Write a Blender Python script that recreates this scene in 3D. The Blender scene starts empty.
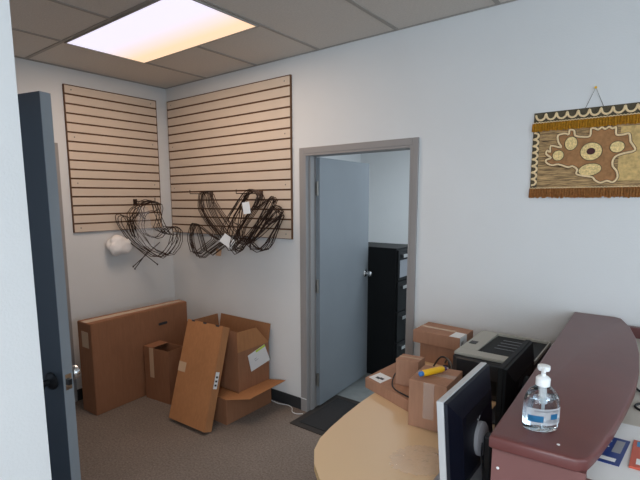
import bpy, bmesh, math, random
from mathutils import Vector, Matrix
random.seed(7)
S = bpy.context.scene
COL = S.collection
R = math.radians
PI = math.pi

# ------------------------------------------------------------------ camera
cd = bpy.data.cameras.new('camera'); cam = bpy.data.objects.new('camera', cd); COL.objects.link(cam)
fw = Vector((-0.61441, 0.77677, -0.138302)); rt = Vector((0.784875, 0.619617, -0.006772)); up = Vector((-0.080434, 0.112711, 0.990367))
m = Matrix((rt, up, -fw)).transposed().to_4x4(); m.translation = Vector((3.8642, -2.7966, 1.7113))
cam.matrix_world = m
cd.sensor_width = 36.0; cd.sensor_fit = 'HORIZONTAL'; cd.lens = 459.87 / 640 * 36
cd.shift_x = 18.15 / 640; cd.shift_y = 23.14 / 640
cd.clip_start = 0.02; cd.clip_end = 100
S.camera = cam

# ------------------------------------------------------------------ world, lights, exposure
W = bpy.data.worlds.new('world'); S.world = W; W.use_nodes = True
W.node_tree.nodes['Background'].inputs[0].default_value = (0.62, 0.78, 1.0, 1)
W.node_tree.nodes['Background'].inputs[1].default_value = 1.0
S.view_settings.view_transform = 'Standard'; S.view_settings.look = 'None'
S.view_settings.gamma = 1.0; S.view_settings.use_curve_mapping = False
S.view_settings.exposure = 0.06

def area(name, loc, target, sx, sy, power, col):
    l = bpy.data.lights.new(name, 'AREA'); l.shape = 'RECTANGLE'; l.size = sx; l.size_y = sy
    l.energy = power; l.color = col
    o = bpy.data.objects.new(name, l); COL.objects.link(o); o.location = loc
    o.rotation_euler = (Vector(target) - Vector(loc)).to_track_quat('-Z', 'Y').to_euler()
    return o
# daylight entering through the shop windows behind and to the right of the camera
area('daylight_shop_window', (5.2, -5.9, 1.6), (3.6, -1.0, 1.2), 2.6, 2.0, 118, (0.78, 0.90, 1.0))
area('daylight_side_window', (7.15, -2.6, 1.6), (2.0, -1.6, 1.2), 2.6, 1.9, 40, (0.70, 0.88, 1.0))
area('daylight_office_window', (3.75, 2.3, 1.6), (1.0, 2.2, 1.2), 1.4, 1.2, 18, (0.74, 0.89, 1.0))

# ------------------------------------------------------------------ materials
def new_mat(name):
    mt = bpy.data.materials.new(name); mt.use_nodes = True
    return mt, mt.node_tree.nodes, mt.node_tree.links, mt.node_tree.nodes['Principled BSDF']

def mat(name, col, rough=0.6, metal=0.0, var=0.0, scale=8.0, bump=0.0, bscale=60.0, spec=0.5, **kw):
    mt, N, L, P = new_mat(name)
    P.inputs['Base Color'].default_value = (*col, 1); P.inputs['Roughness'].default_value = rough
    P.inputs['Metallic'].default_value = metal; P.inputs['Specular IOR Level'].default_value = spec
    for k, v in kw.items(): P.inputs[k.replace('_', ' ')].default_value = v
    tc = N.new('ShaderNodeTexCoord')
    if var:
        nz = N.new('ShaderNodeTexNoise'); nz.inputs['Scale'].default_value = scale; nz.inputs['Detail'].default_value = 5
        L.new(tc.outputs['Object'], nz.inputs['Vector'])
        r = N.new('ShaderNodeValToRGB'); e = r.color_ramp.elements
        e[0].position = 0.3; e[1].position = 0.7
        e[0].color = (*[max(0, c * (1 - var)) for c in col], 1); e[1].color = (*[min(1, c * (1 + var)) for c in col], 1)
        L.new(nz.outputs['Fac'], r.inputs['Fac']); L.new(r.outputs['Color'], P.inputs['Base Color'])
    if bump:
        nb = N.new('ShaderNodeTexNoise'); nb.inputs['Scale'].default_value = bscale; nb.inputs['Detail'].default_value = 4
        L.new(tc.outputs['Object'], nb.inputs['Vector'])
        b = N.new('ShaderNodeBump'); b.inputs['Strength'].default_value = bump; b.inputs['Distance'].default_value = 0.01
        L.new(nb.outputs['Fac'], b.inputs['Height']); L.new(b.outputs['Normal'], P.inputs['Normal'])
    return mt

M = {}
M['wall'] = mat('wall_paint', (0.70, 0.71, 0.715), 0.75, var=0.02, scale=2, bump=0.12, bscale=120)
M['ceiling'] = mat('ceiling_tile', (0.66, 0.62, 0.57), 0.9, var=0.05, scale=90, bump=0.3, bscale=150)
M['tbar'] = mat('ceiling_bar', (0.36, 0.335, 0.305), 0.6)  # darker than the tiles, painting in the thin shadow lines of the grid
M['dark_rubber'] = mat('baseboard_vinyl', (0.025, 0.027, 0.03), 0.5)
M['slat'] = mat('slatwall_laminate', (0.64, 0.53, 0.43), 0.5, var=0.04, scale=3)
M['slat_core'] = mat('slatwall_core', (0.13, 0.062, 0.03), 0.8, var=0.2, scale=40)
M['wire'] = mat('wire', (0.04, 0.022, 0.016), 0.4, metal=0.5)
M['metal_grey'] = mat('grey_painted_steel', (0.27, 0.30, 0.33), 0.42, var=0.03, scale=5)
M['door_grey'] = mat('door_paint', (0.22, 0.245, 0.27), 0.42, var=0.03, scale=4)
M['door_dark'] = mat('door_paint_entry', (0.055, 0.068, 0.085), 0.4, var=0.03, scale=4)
M['frame_grey'] = mat('frame_paint', (0.29, 0.275, 0.27), 0.45, var=0.03, scale=5)
M['chrome'] = mat('brushed_steel', (0.7, 0.7, 0.7), 0.25, metal=1.0)
M['bronze'] = mat('dark_hinge_steel', (0.25, 0.24, 0.22), 0.4, metal=0.8)
M['black'] = mat('black_plastic', (0.012, 0.013, 0.016), 0.4)
M['black_enamel'] = mat('black_enamel', (0.004, 0.005, 0.006), 0.6, spec=0.25)
M['navy'] = mat('monitor_back_plastic', (0.005, 0.007, 0.016), 0.45, spec=0.3)
M['silver'] = mat('silver_plastic', (0.55, 0.56, 0.58), 0.45)
M['grey_plastic'] = mat('grey_plastic', (0.30, 0.31, 0.34), 0.45)
M['printer_grey'] = mat('printer_grey_plastic', (0.42, 0.42, 0.38), 0.55)
M['white'] = mat('white_paper', (0.80, 0.81, 0.82), 0.7)
M['white_plastic'] = mat('white_plastic', (0.85, 0.87, 0.88), 0.3)
M['ink'] = mat('black_ink', (0.03, 0.03, 0.035), 0.6)
M['lime'] = mat('lime_print', (0.55, 0.75, 0.08), 0.6)
M['blue'] = mat('blue_print', (0.02, 0.05, 0.22), 0.4)
M['cyan'] = mat('cyan_print', (0.03, 0.22, 0.45), 0.4)
M['red'] = mat('red_print', (0.55, 0.10, 0.06), 0.45)
M['yellow'] = mat('yellow_plastic', (0.95, 0.55, 0.015), 0.4)
M['blue_plastic'] = mat('blue_plastic', (0.05, 0.22, 0.6), 0.35)
M['purple'] = mat('purple_plastic', (0.10, 0.05, 0.16), 0.4)
M['desk'] = mat('tan_laminate', (0.74, 0.53, 0.32), 0.35, var=0.02, scale=3)
M['desk_edge'] = mat('tan_edge_band', (0.60, 0.40, 0.19), 0.4)
M['counter'] = mat('mahogany_laminate', (0.135, 0.043, 0.040), 0.38, var=0.08, scale=6)
M['counter_panel'] = mat('mahogany_panel', (0.20, 0.088, 0.082), 0.45, var=0.06, scale=6)
M['shelf'] = mat('light_shelf_laminate', (0.62, 0.58, 0.52), 0.5, var=0.03)
M['mat'] = mat('door_mat_pile', (0.020, 0.020, 0.022), 0.95, var=0.3, scale=120, bump=0.5, bscale=300)
M['mat_edge'] = mat('door_mat_rubber', (0.022, 0.016, 0.013), 0.6)
M['tile'] = mat('office_floor_tile', (0.26, 0.28, 0.28), 0.5, var=0.08, scale=14)
M['tape'] = mat('packing_tape', (0.60, 0.42, 0.28), 0.25)
M['bag'] = mat('white_bag_plastic', (0.85, 0.83, 0.82), 0.35, bump=0.4, bscale=30)
M['cork'] = mat('kraft_tag', (0.42, 0.26, 0.15), 0.8)
def clear(name, tint, rough, alpha):
    mt, N, L, P = new_mat(name)
    P.inputs['Base Color'].default_value = (*tint, 1); P.inputs['Roughness'].default_value = rough
    P.inputs['Alpha'].default_value = alpha
    return mt
M['wrap'] = clear('clear_film', (0.85, 0.72, 0.69), 0.08, 0.09)
M['clear_tape'] = clear('clear_tape', (0.80, 0.66, 0.58), 0.35, 0.22)
def glassy(name, col, rough, ior):
    mt, N, L, P = new_mat(name)
    P.inputs['Base Color'].default_value = (*col, 1); P.inputs['Roughness'].default_value = rough
    P.inputs['Transmission Weight'].default_value = 1.0; P.inputs['IOR'].default_value = ior
    return mt
M['bottle'] = glassy('clear_bottle_plastic', (0.93, 0.97, 1.0), 0.04, 1.35)
M['gel'] = glassy('clear_gel', (0.90, 0.96, 1.0), 0.06, 1.2)
M['window_glass'] = glassy('window_glass', (1, 1, 1), 0.0, 1.02)
def card(name, col, dark=0.75):
    mt, N, L, P = new_mat(name)
    P.inputs['Roughness'].default_value = 0.75; P.inputs['Specular IOR Level'].default_value = 0.25
    tc = N.new('ShaderNodeTexCoord'); mp = N.new('ShaderNodeMapping'); mp.inputs['Scale'].default_value = (1, 1, 0.15)
    n1 = N.new('ShaderNodeTexNoise'); n1.inputs['Scale'].default_value = 60; n1.inputs['Detail'].default_value = 6
    n2 = N.new('ShaderNodeTexNoise'); n2.inputs['Scale'].default_value = 3.5; n2.inputs['Detail'].default_value = 3
    L.new(tc.outputs['Object'], mp.inputs['Vector']); L.new(mp.outputs[0], n1.inputs['Vector']); L.new(tc.outputs['Object'], n2.inputs['Vector'])
    a = N.new('ShaderNodeMath'); a.operation = 'ADD'; L.new(n1.outputs['Fac'], a.inputs[0]); L.new(n2.outputs['Fac'], a.inputs[1])
    h = N.new('ShaderNodeMath'); h.operation = 'MULTIPLY'; h.inputs[1].default_value = 0.5; L.new(a.outputs[0], h.inputs[0])
    r = N.new('ShaderNodeValToRGB'); e = r.color_ramp.elements; e[0].position = 0.35; e[1].position = 0.65
    e[0].color = (*[c * (dark * 0.5 + 0.5) for c in col], 1); e[1].color = (*[c * 1.06 for c in col], 1)
    L.new(h.outputs[0], r.inputs['Fac']); L.new(r.outputs['Color'], P.inputs['Base Color'])
    return mt
M['card'] = card('cardboard', (0.31, 0.145, 0.078))
M['card_orange'] = card('cardboard_orange', (0.44, 0.20, 0.085))
M['card_inside'] = card('cardboard_inside', (0.30, 0.145, 0.07))
M['card_desk'] = card('cardboard_pale', (0.39, 0.21, 0.135))

# carpet
mt, N, L, P = new_mat('loop_carpet'); M['carpet'] = mt
tc = N.new('ShaderNodeTexCoord')
v = N.new('ShaderNodeTexNoise'); v.inputs['Scale'].default_value = 75; v.inputs['Detail'].default_value = 8; v.inputs['Roughness'].default_value = 0.75
v2 = N.new('ShaderNodeTexNoise'); v2.inputs['Scale'].default_value = 2.2; v2.inputs['Detail'].default_value = 3
L.new(tc.outputs['Object'], v.inputs['Vector']); L.new(tc.outputs['Object'], v2.inputs['Vector'])
r = N.new('ShaderNodeValToRGB'); e = r.color_ramp.elements; e[0].position = 0.36; e[1].position = 0.66
e[0].color = (0.155, 0.122, 0.102, 1); e[1].color = (0.34, 0.28, 0.24, 1)
L.new(v.outputs['Fac'], r.inputs['Fac'])
mx = N.new('ShaderNodeMix'); mx.data_type = 'RGBA'; mx.blend_type = 'MULTIPLY'; mx.inputs[0].default_value = 0.35
L.new(r.outputs['Color'], mx.inputs[6]); L.new(v2.outputs['Fac'], mx.inputs[7]); L.new(mx.outputs[2], P.inputs['Base Color'])
b = N.new('ShaderNodeBump'); b.inputs['Strength'].default_value = 0.5; b.inputs['Distance'].default_value = 0.01
L.new(v.outputs['Fac'], b.inputs['Height']); L.new(b.outputs['Normal'], P.inputs['Normal']); P.inputs['Roughness'].default_value = 0.95

# woven reed
mt, N, L, P = new_mat('woven_reed'); M['reed'] = mt
tc = N.new('ShaderNodeTexCoord')
wv = N.new('ShaderNodeMapping'); wv.inputs['Scale'].default_value = (12, 12, 260)
nz = N.new('ShaderNodeTexNoise'); nz.inputs['Scale'].default_value = 1.0; nz.inputs['Detail'].default_value = 5; nz.inputs['Roughness'].default_value = 0.7
L.new(tc.outputs['Object'], wv.inputs['Vector']); L.new(wv.outputs[0], nz.inputs['Vector'])
r = N.new('ShaderNodeValToRGB'); e = r.color_ramp.elements; e[0].position = 0.38; e[1].position = 0.62
e[0].color = (0.05, 0.024, 0.012, 1); e[1].color = (0.62, 0.40, 0.18, 1)
L.new(nz.outputs['Fac'], r.inputs['Fac']); L.new(r.outputs['Color'], P.inputs['Base Color']); P.inputs['Roughness'].default_value = 0.8
M['reed_pale'] = mat('pale_reed', (0.56, 0.38, 0.15), 0.8, var=0.25, scale=60)
M['art_brown'] = mat('dyed_brown_cloth', (0.34, 0.165, 0.065), 0.85, var=0.2, scale=60)
M['art_dark'] = mat('dark_green_brown_band', (0.075, 0.06, 0.035), 0.85, var=0.3, scale=80)
M['art_cream'] = mat('cream_cord', (0.82, 0.62, 0.36), 0.8, var=0.15, scale=150)
M['art_disc'] = mat('speckled_cream_patch', (0.76, 0.56, 0.25), 0.8, var=0.3, scale=140)
M['fringe_gold'] = mat('gold_fringe_yarn', (0.62, 0.30, 0.02), 0.9, var=0.3, scale=120)
M['fringe_rust'] = mat('rust_fringe_yarn', (0.46, 0.20, 0.06), 0.9, var=0.3, scale=120)
M['art_shadow'] = mat('painted_shadow_brown', (0.10, 0.05, 0.025), 0.9)  # painted shadow: dark rim around the cream patch outline
M['art_core'] = mat('dark_maroon_patch', (0.06, 0.015, 0.015), 0.8)

# ceiling lamp diffuser: a cool tube and a warm tube behind one acrylic sheet
mt, N, L, P = new_mat('lit_diffuser'); M['diffuser'] = mt
tc = N.new('ShaderNodeTexCoord'); sp = N.new('ShaderNodeSeparateXYZ'); L.new(tc.outputs['Generated'], sp.inputs[0])
r = N.new('ShaderNodeValToRGB'); e = r.color_ramp.elements
e[0].position = 0.40; e[0].color = (0.86, 0.82, 1.0, 1); e[1].position = 0.85; e[1].color = (1.0, 0.70, 0.45, 1)
L.new(sp.outputs['Y'], r.inputs['Fac']); L.new(r.outputs['Color'], P.inputs['Emission Color'])
P.inputs['Emission Strength'].default_value = 1.0; LAMP = P
P.inputs['Base Color'].default_value = (0.25, 0.25, 0.25, 1)
mt, N, L, P = new_mat('lit_diffuser_cool'); M['diffuser_cool'] = mt
P.inputs['Emission Color'].default_value = (0.9, 0.95, 1, 1); P.inputs['Emission Strength'].default_value = 2.0

# ------------------------------------------------------------------ helpers
def BM(): return bmesh.new()
def box(bm, x0, x1, y0, y1, z0, z1, bev=0.0, M4=None):
    r = bmesh.ops.create_cube(bm, size=1.0)
    vs = r['verts']
    for v in vs: v.co = Vector(((x0 + x1) / 2 + v.co.x * (x1 - x0), (y0 + y1) / 2 + v.co.y * (y1 - y0), (z0 + z1) / 2 + v.co.z * (z1 - z0)))
    if bev:
        es = list({e for v in vs for e in v.link_edges})
        q = bmesh.ops.bevel(bm, geom=es, offset=bev, segments=2, affect='EDGES', profile=0.5)
        vs = list({v for f in q['faces'] for v in f.verts} | {v for v in vs if v.is_valid})
    if M4 is not None: bmesh.ops.transform(bm, matrix=M4, verts=[v for v in vs if v.is_valid])
    return bm
def prism(bm, pts, a, b, axis='z', bev=0.0):
    def mk(p, q):
        if axis == 'z': return (p[0], p[1], q)
        if axis == 'y': return (p[0], q, p[1])
        return (q, p[0], p[1])
    lo = [bm.verts.new(mk(p, a)) for p in pts]; hi = [bm.verts.new(mk(p, b)) for p in pts]
    n = len(pts); fs = [bm.faces.new(lo[::-1]), bm.faces.new(hi)]
    for i in range(n): fs.append(bm.faces.new((lo[i], lo[(i + 1) % n], hi[(i + 1) % n], hi[i])))
    bmesh.ops.recalc_face_normals(bm, faces=fs)
    if bev:
        es = [e for f in fs[:2] for e in f.edges]
        bmesh.ops.bevel(bm, geom=es, offset=bev, segments=3, affect='EDGES', profile=0.5)
    return bm
def smooth_pts(pts, closed, sub=4):
    P_ = [Vector(p) for p in pts]; n = len(P_); out = []
    rng = range(n) if closed else range(n - 1)
    for i in rng:
        p0 = P_[(i - 1) % n] if closed or i > 0 else P_[0]; p1 = P_[i]; p2 = P_[(i + 1) % n]
        p3 = P_[(i + 2) % n] if closed or i < n - 2 else P_[-1]
        for k in range(sub):
            t = k / sub; t2 = t * t; t3 = t2 * t
            out.append(0.5 * ((2 * p1) + (p2 - p0) * t + (2 * p0 - 5 * p1 + 4 * p2 - p3) * t2 + (3 * p1 - p0 - 3 * p2 + p3) * t3))
    if not closed: out.append(P_[-1])
    return out
def tube(bm, pts, rad, closed=False, seg=6, sub=4, smooth=True):
    P_ = smooth_pts(pts, closed, sub) if smooth else [Vector(p) for p in pts]
    n = len(P_); rings = []; nrm = None
    for i in range(n):
        a = P_[(i - 1) % n] if closed or i > 0 else P_[i]; c = P_[(i + 1) % n] if closed or i < n - 1 else P_[i]
        t = (c - a)
        if t.length < 1e-9: t = Vector((0, 0, 1))
        t.normalize()
        if nrm is None: nrm = t.orthogonal().normalized()
        nrm = (nrm - t * nrm.dot(t)); nrm = nrm.normalized() if nrm.length > 1e-6 else t.orthogonal().normalized()
        bn = t.cross(nrm)
        rr = rad[i * (len(rad) - 1) // max(1, n - 1)] if isinstance(rad, (list, tuple)) else rad
        rings.append([bm.verts.new(P_[i] + (nrm * math.cos(2 * PI * k / seg) + bn * math.sin(2 * PI * k / seg)) * rr) for k in range(seg)])
    for i in range(n if closed else n - 1):
        A, B = rings[i], rings[(i + 1) % n]
        for k in range(seg): bm.faces.new((A[k], A[(k + 1) % seg], B[(k + 1) % seg], B[k]))
    if not closed:
        bm.faces.new(rings[0][::-1]); bm.faces.new(rings[-1])
    return bm
def lathe(bm, prof, c, axis=(0, 0, 1), seg=24, sx=1.0, sy=1.0, rot=0.0):
    ax = Vector(axis).normalized(); q = Vector((0, 0, 1)).rotation_difference(ax).to_matrix(); cz = Matrix.Rotation(rot, 3, 'Z')
    rings = []
    for (r_, z_) in prof:
        rings.append([bm.verts.new(Vector(c) + q @ (cz @ Vector((r_ * sx * math.cos(2 * PI * k / seg), r_ * sy * math.sin(2 * PI * k / seg), z_)))) for k in range(seg)])
    for i in range(len(rings) - 1):
        for k in range(seg): bm.faces.new((rings[i][k], rings[i][(k + 1) % seg], rings[i + 1][(k + 1) % seg], rings[i + 1][k]))
    bm.faces.new(rings[0][::-1]); bm.faces.new(rings[-1])
    return bm
def root_loc(o):
    l = Vector((0, 0, 0))
    while o: l = l + o.location; o = o.parent
    return l
def obj(name, bm, mt, parent=None, smooth=False, origin=None, label=None, keep=False):
    """link the bmesh (built in world coordinates) as one mesh object"""
    if not keep: bmesh.ops.recalc_face_normals(bm, faces=bm.faces[:])
    me = bpy.data.meshes.new(name); 
    off = root_loc(parent) if parent else Vector((0, 0, 0))
    if origin is not None: off = Vector(origin)
    bmesh.ops.translate(bm, verts=bm.verts[:], vec=-off)
    bm.to_mesh(me); bm.free()
    ms = mt if isinstance(mt, (list, tuple)) else [mt]
    for k in ms: me.materials.append(k)
    if smooth:
        for p in me.polygons: p.use_smooth = True
        try: me.set_sharp_from_angle(angle=R(40))
        except Exception: pass
    o = bpy.data.objects.new(name, me); COL.objects.link(o)
    if parent: o.parent = parent
    elif origin is not None: o.location = origin
    if label: o['label'] = label
    return o
def thing(name, label, cat, loc, group=None):
    o = bpy.data.objects.new(name, None); COL.objects.link(o); o.location = loc; o.empty_display_size = 0.1
    o['label'] = label; o['category'] = cat
    if group: o['group'] = group
    return o
def tag(o, label, cat, group=None):
    o['label'] = label; o['category'] = cat
    if group: o['group'] = group
    return o
def struct(name, bm, mt, parent=None, label=None):
    o = obj(name, bm, mt, parent)
    if parent is None:
        o['kind'] = 'structure'
        if label: o['label'] = label
    return o
def quad(bm, pts, t, n=None):
    """thin slab on four (or more) corner points, thickness t along the normal"""
    V = [Vector(p) for p in pts]
    if n is None: n = (V[1] - V[0]).cross(V[2] - V[1]).normalized()
    n = Vector(n)
    a = [bm.verts.new(v) for v in V]; b_ = [bm.verts.new(v + n * t) for v in V]
    bm.faces.new(a[::-1]); bm.faces.new(b_)
    for i in range(len(V)): j = (i + 1) % len(V); bm.faces.new((a[i], a[j], b_[j], b_[i]))
    return bm

H = 2.765
YL = -2.30        # face of the wall holding the entry door
XH = 2.575        # face of the near wall end
# ------------------------------------------------------------------ the room
b = BM(); box(b, -0.12, 7.0, -5.8, 0.0, -0.1, 0.0); struct('floor', b, M['carpet'], label='brown grey speckled loop carpet floor')
b = BM(); box(b, 0.0, 3.6, 0.0, 3.7, -0.1, 0.0); struct('floor_office', b, M['tile'], label='grey floor of the back office')
b = BM(); box(b, -0.12, 7.0, -5.8, 3.7, H, H + 0.1); struct('ceiling', b, M['ceiling'], label='suspended tile ceiling')
# back wall with the office doorway  (outer frame x 1.645..2.603, z 2.095)
DX0, DX1, DZ = 1.69, 2.562, 2.045
b = BM(); box(b, 0.0, DX0, 0.0, 0.12, 0, H); box(b, DX1, 7.0, 0.0, 0.12, 0, H); box(b, DX0, DX1, 0.0, 0.12, DZ, H)
struct('wall_back', b, M['wall'], label='white painted wall with the office doorway')
# left wall (behind the tall flat box) with a door opening at its near end
b = BM(); box(b, -0.12, 0.0, -1.10, 3.7, 0, H); box(b, -0.12, 0.0, -5.8, -1.98, 0, H); box(b, -0.12, 0.0, -1.98, -1.10, 2.12, H)
struct('wall_left', b, M['wall'], label='white painted wall in the far left corner')
# wall that carries the entry door, and the near wall end
EX0, EX1 = 1.34, 2.22
b = BM(); box(b, 0.0, EX0, YL - 0.12, YL, 0, H); box(b, EX1, XH, YL - 0.12, YL, 0, H); box(b, EX0, EX1, YL - 0.12, YL, 2.10, H)
box(b, XH - 0.12, XH, -5.8, YL - 0.12, 0, H)
struct('wall_near', b, M['wall'], label='pale near wall edge at the left of the picture')
# shop front behind the camera, side wall, office walls
b = BM(); box(b, XH, 4.0, -5.8, -5.68, 0, H); box(b, 6.5, 7.0, -5.8, -5.68, 0, H); box(b, 4.0, 6.5, -5.8, -5.68, 0, 0.6); box(b, 4.0, 6.5, -5.8, -5.68, 2.5, H)
struct('wall_front', b, M['wall'])
b = BM(); box(b, 6.88, 7.0, -5.68, -4.0, 0, H); box(b, 6.88, 7.0, -1.3, 0.0, 0, H); box(b, 6.88, 7.0, -4.0, -1.3, 0, 0.7); box(b, 6.88, 7.0, -4.0, -1.3, 2.5, H)
struct('wall_right', b, M['wall'])
b = BM(); box(b, 3.5, 3.6, 0.12, 1.5, 0, H); box(b, 3.5, 3.6, 3.1, 3.7, 0, H); box(b, 3.5, 3.6, 1.5, 3.1, 0, 1.0); box(b, 3.5, 3.6, 1.5, 3.1, 2.3, H); struct('wall_office_right', b, M['wall'])
b = BM(); box(b, 0.0, 3.5, 3.6, 3.7, 0, H)
struct('wall_office_back', b, M['wall'])
for i, (x0, x1, y0, y1, z0, z1) in enumerate([(4.0, 6.5, -5.76, -5.72, 0.6, 2.5), (6.92, 6.96, -4.0, -1.3, 0.7, 2.5), (3.53, 3.57, 1.5, 3.1, 1.0, 2.3)]):
    b = BM(); alongx = (x1 - x0) > (y1 - y0); n_ = 0.05
    if alongx:
        box(b, x0, x1, y0, y1, z0, z0 + n_); box(b, x0, x1, y0, y1, z1 - n_, z1)
        for xx in (x0, (x0 + x1) / 2 - n_ / 2, x1 - n_): box(b, xx, xx + n_, y0, y1, z0 + n_, z1 - n_)
    else:
        box(b, x0, x1, y0, y1, z0, z0 + n_); box(b, x0, x1, y0, y1, z1 - n_, z1)
        for yy in (y0, (y0 + y1) / 2 - n_ / 2, y1 - n_): box(b, x0, x1, yy, yy + n_, z0 + n_, z1 - n_)
    struct('window_%d' % (i + 1), b, M['silver'])
# baseboards
b = BM(); box(b, 0.008, 1.64, -0.008, -0.0005, 0, 0.098); box(b, 2.606, 3.52, -0.008, -0.0005, 0, 0.098); struct('baseboard_back', b, M['dark_rubber'])
b = BM(); box(b, 0.0005, 0.008, -1.045, -0.008, 0, 0.098); struct('baseboard_left', b, M['dark_rubber'])
b = BM(); box(b, 0.0005, EX0 - 0.06, YL + 0.0005, YL + 0.008, 0, 0.098); box(b, XH + 0.0005, XH + 0.008, -5.6, YL, 0, 0.098); struct('baseboard_near', b, M['dark_rubber'])
# ceiling grid
LX0, LX1, LY0, LY1 = 0.607, 1.827, -1.236, -0.616
b = BM(); w = 0.012; zt = H - 0.005
for k in range(0, 12):
    x = 0.607 + 0.61 * (k - 1)
    if x < 0.01: x = 0.0 + w
    if k == 2:
        box(b, x - w, x + w, LY1, -0.002, zt, H - 0.0003); box(b, x - w, x + w, YL + 0.01, LY0, zt, H - 0.0003)
    else: box(b, x - w, x + w, (YL if x < XH else -5.6) + 0.01, -0.002, zt, H - 0.0003)
box(b, 0.02, XH, LY0 - w, LY0 + w, zt - 0.0004, H - 0.0006); box(b, LX0, LX1, LY1 - w, LY1 + w, zt - 0.0004, H - 0.0006)
box(b, XH, 6.8, LY0 - 0.61 * 2 - w, LY0 - 0.61 * 2 + w, zt - 0.0004, H - 0.0006)
box(b, 0.002, 6.8, -0.014, -0.0015, zt - 0.0002, H - 0.0005); box(b, 0.0015, 0.014, YL + 0.01, -0.014, zt - 0.0002, H - 0.0005)
struct('trim_1', b, M['tbar'], label='ceiling grid bars between the tiles')
# ceiling lamps
def lamp(x0, x1, y0, y1, label, dm, watt, col):
    t = thing('ceiling_light', label, 'ceiling light', ((x0 + x1) / 2, (y0 + y1) / 2, H - 0.02))
    b = BM(); f = 0.007
    for q in ((x0, x1, y0, y0 + f), (x0, x1, y1 - f, y1), (x0, x0 + f, y0 + f, y1 - f), (x1 - f, x1, y0 + f, y1 - f)): box(b, *q, H - 0.014, H - 0.0008)
    obj('lamp_frame', b, M['tbar'], t)
    b = BM(); box(b, x0 + f, x1 - f, y0 + f, y1 - f, H - 0.010, H - 0.0008); obj('diffuser', b, dm, t)
    l = bpy.data.lights.new('lamp_light', 'AREA'); l.shape = 'RECTANGLE'; l.size = x1 - x0 - 0.05; l.size_y = y1 - y0 - 0.05; l.energy = watt; l.color = col
    lo = bpy.data.objects.new('lamp_light', l); COL.objects.link(lo); lo.parent = t; lo.location = (0, 0, 0.004)
    return t
lamp(LX0 + 0.008, LX1 - 0.008, LY0 + 0.008, LY1 - 0.008, 'lit rectangular ceiling light above the corner, half cool half warm', M['diffuser'], 15, (1.0, 0.76, 0.58))
lamp(4.275, 4.875, -4.4, -3.2, 'added unseen ceiling light behind the camera over the shop floor', M['diffuser_cool'], 30, (1.0, 0.93, 0.86))  # unseen lamp, added to light the room from behind the camera
lamp(1.5, 2.7, 1.6, 2.2, 'lit ceiling light in the back office', M['diffuser_cool'], 30, (0.86, 0.94, 1.0))

# ------------------------------------------------------------------ office door frame and door
def hinge(parent, x, y, z, h=0.10):
    b = BM(); lathe(b, [(0.008, -h / 2), (0.008, h / 2)], (x, y, z), seg=10)
    box(b, x - 0.018, x + 0.014, y - 0.003, y + 0.003, z - h / 2 + 0.004, z + h / 2 - 0.004)
    return obj('hinge', b, M['bronze'], parent, smooth=True)
b = BM(); F = 0.046; yf = -0.015
box(b, DX0 - F, DX0, yf, -0.0003, 0, DZ + F, 0.004); box(b, DX1, DX1 + F - 0.003, yf, -0.0003, 0, DZ + F, 0.004); box(b, DX0, DX1, yf, -0.0003, DZ, DZ + F, 0.004)
box(b, DX0 + 0.0003, DX0 + 0.014, yf + 0.002, 0.13, 0.0, DZ - 0.0003); box(b, DX1 - 0.014, DX1 - 0.0003, yf + 0.002, 0.13, 0.0, DZ - 0.0003); box(b, DX0 + 0.014, DX1 - 0.014, yf + 0.002, 0.13, DZ - 0.014, DZ - 0.0003)
box(b, DX0 + 0.014, DX0 + 0.028, 0.03, 0.075, 0.0, DZ - 0.014); box(b, DX1 - 0.028, DX1 - 0.014, 0.03, 0.075, 0.0, DZ - 0.014)
struct('trim_2', b, M['frame_grey'], label='grey steel frame of the office doorway')
# leaf, hinged on the left, swung into the office
hx, hy = 1.738, 0.120; d_ = Vector((1.690 - hx, 0.955 - hy, 0)); LW = 0.84; d_.normalize(); nn = Vector((d_.y, -d_.x, 0))
D2 = struct('door_2', quad(BM(), [(hx, hy, 0.018), tuple(Vector((hx, hy, 0.018)) + d_ * LW), tuple(Vector((hx, hy, 2.027)) + d_ * LW), (hx, hy, 2.027)], 0.042, -nn), M['door_grey'], label='grey blue office door standing open')
for z in (0.24, 1.02, 1.79):
    b = BM(); lathe(b, [(0.009, -0.055), (0.009, 0.055)], (hx - 0.012, hy - 0.012, z), seg=10); box(b, hx - 0.030, hx - 0.004, hy - 0.014, hy - 0.009, z - 0.05, z + 0.05)
    obj('hinge', b, M['bronze'], D2, smooth=True)
def knob(parent, base, ax, mt, s=1.0):
    b = BM(); lathe(b, [(0.033 * s, 0.0), (0.033 * s, 0.006), (0.026 * s, 0.012), (0.012 * s, 0.016), (0.011 * s, 0.034), (0.020 * s, 0.040), (0.027 * s, 0.050), (0.027 * s, 0.062), (0.020 * s, 0.070), (0.008 * s, 0.073)], base, ax, 20)
    return obj('door_knob', b, mt, parent, smooth=True)
kp = Vector((hx, hy, 1.02)) + d_ * (LW - 0.065)
knob(D2, kp + nn * 0.0, nn, M['chrome']); knob(D2, kp - nn * 0.042, -nn, M['chrome'])
b = BM(); box(b, DX0 - F - 0.001, DX0 + 0.012, yf - 0.0015, yf - 0.0005, 0.105, 0.112)
o = obj('door_frame_marker_tape', b, M['white'])
o.name = 'tape_strip'; tag(o, 'thin pale strip stuck low on the left office door frame', 'tape')

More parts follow.
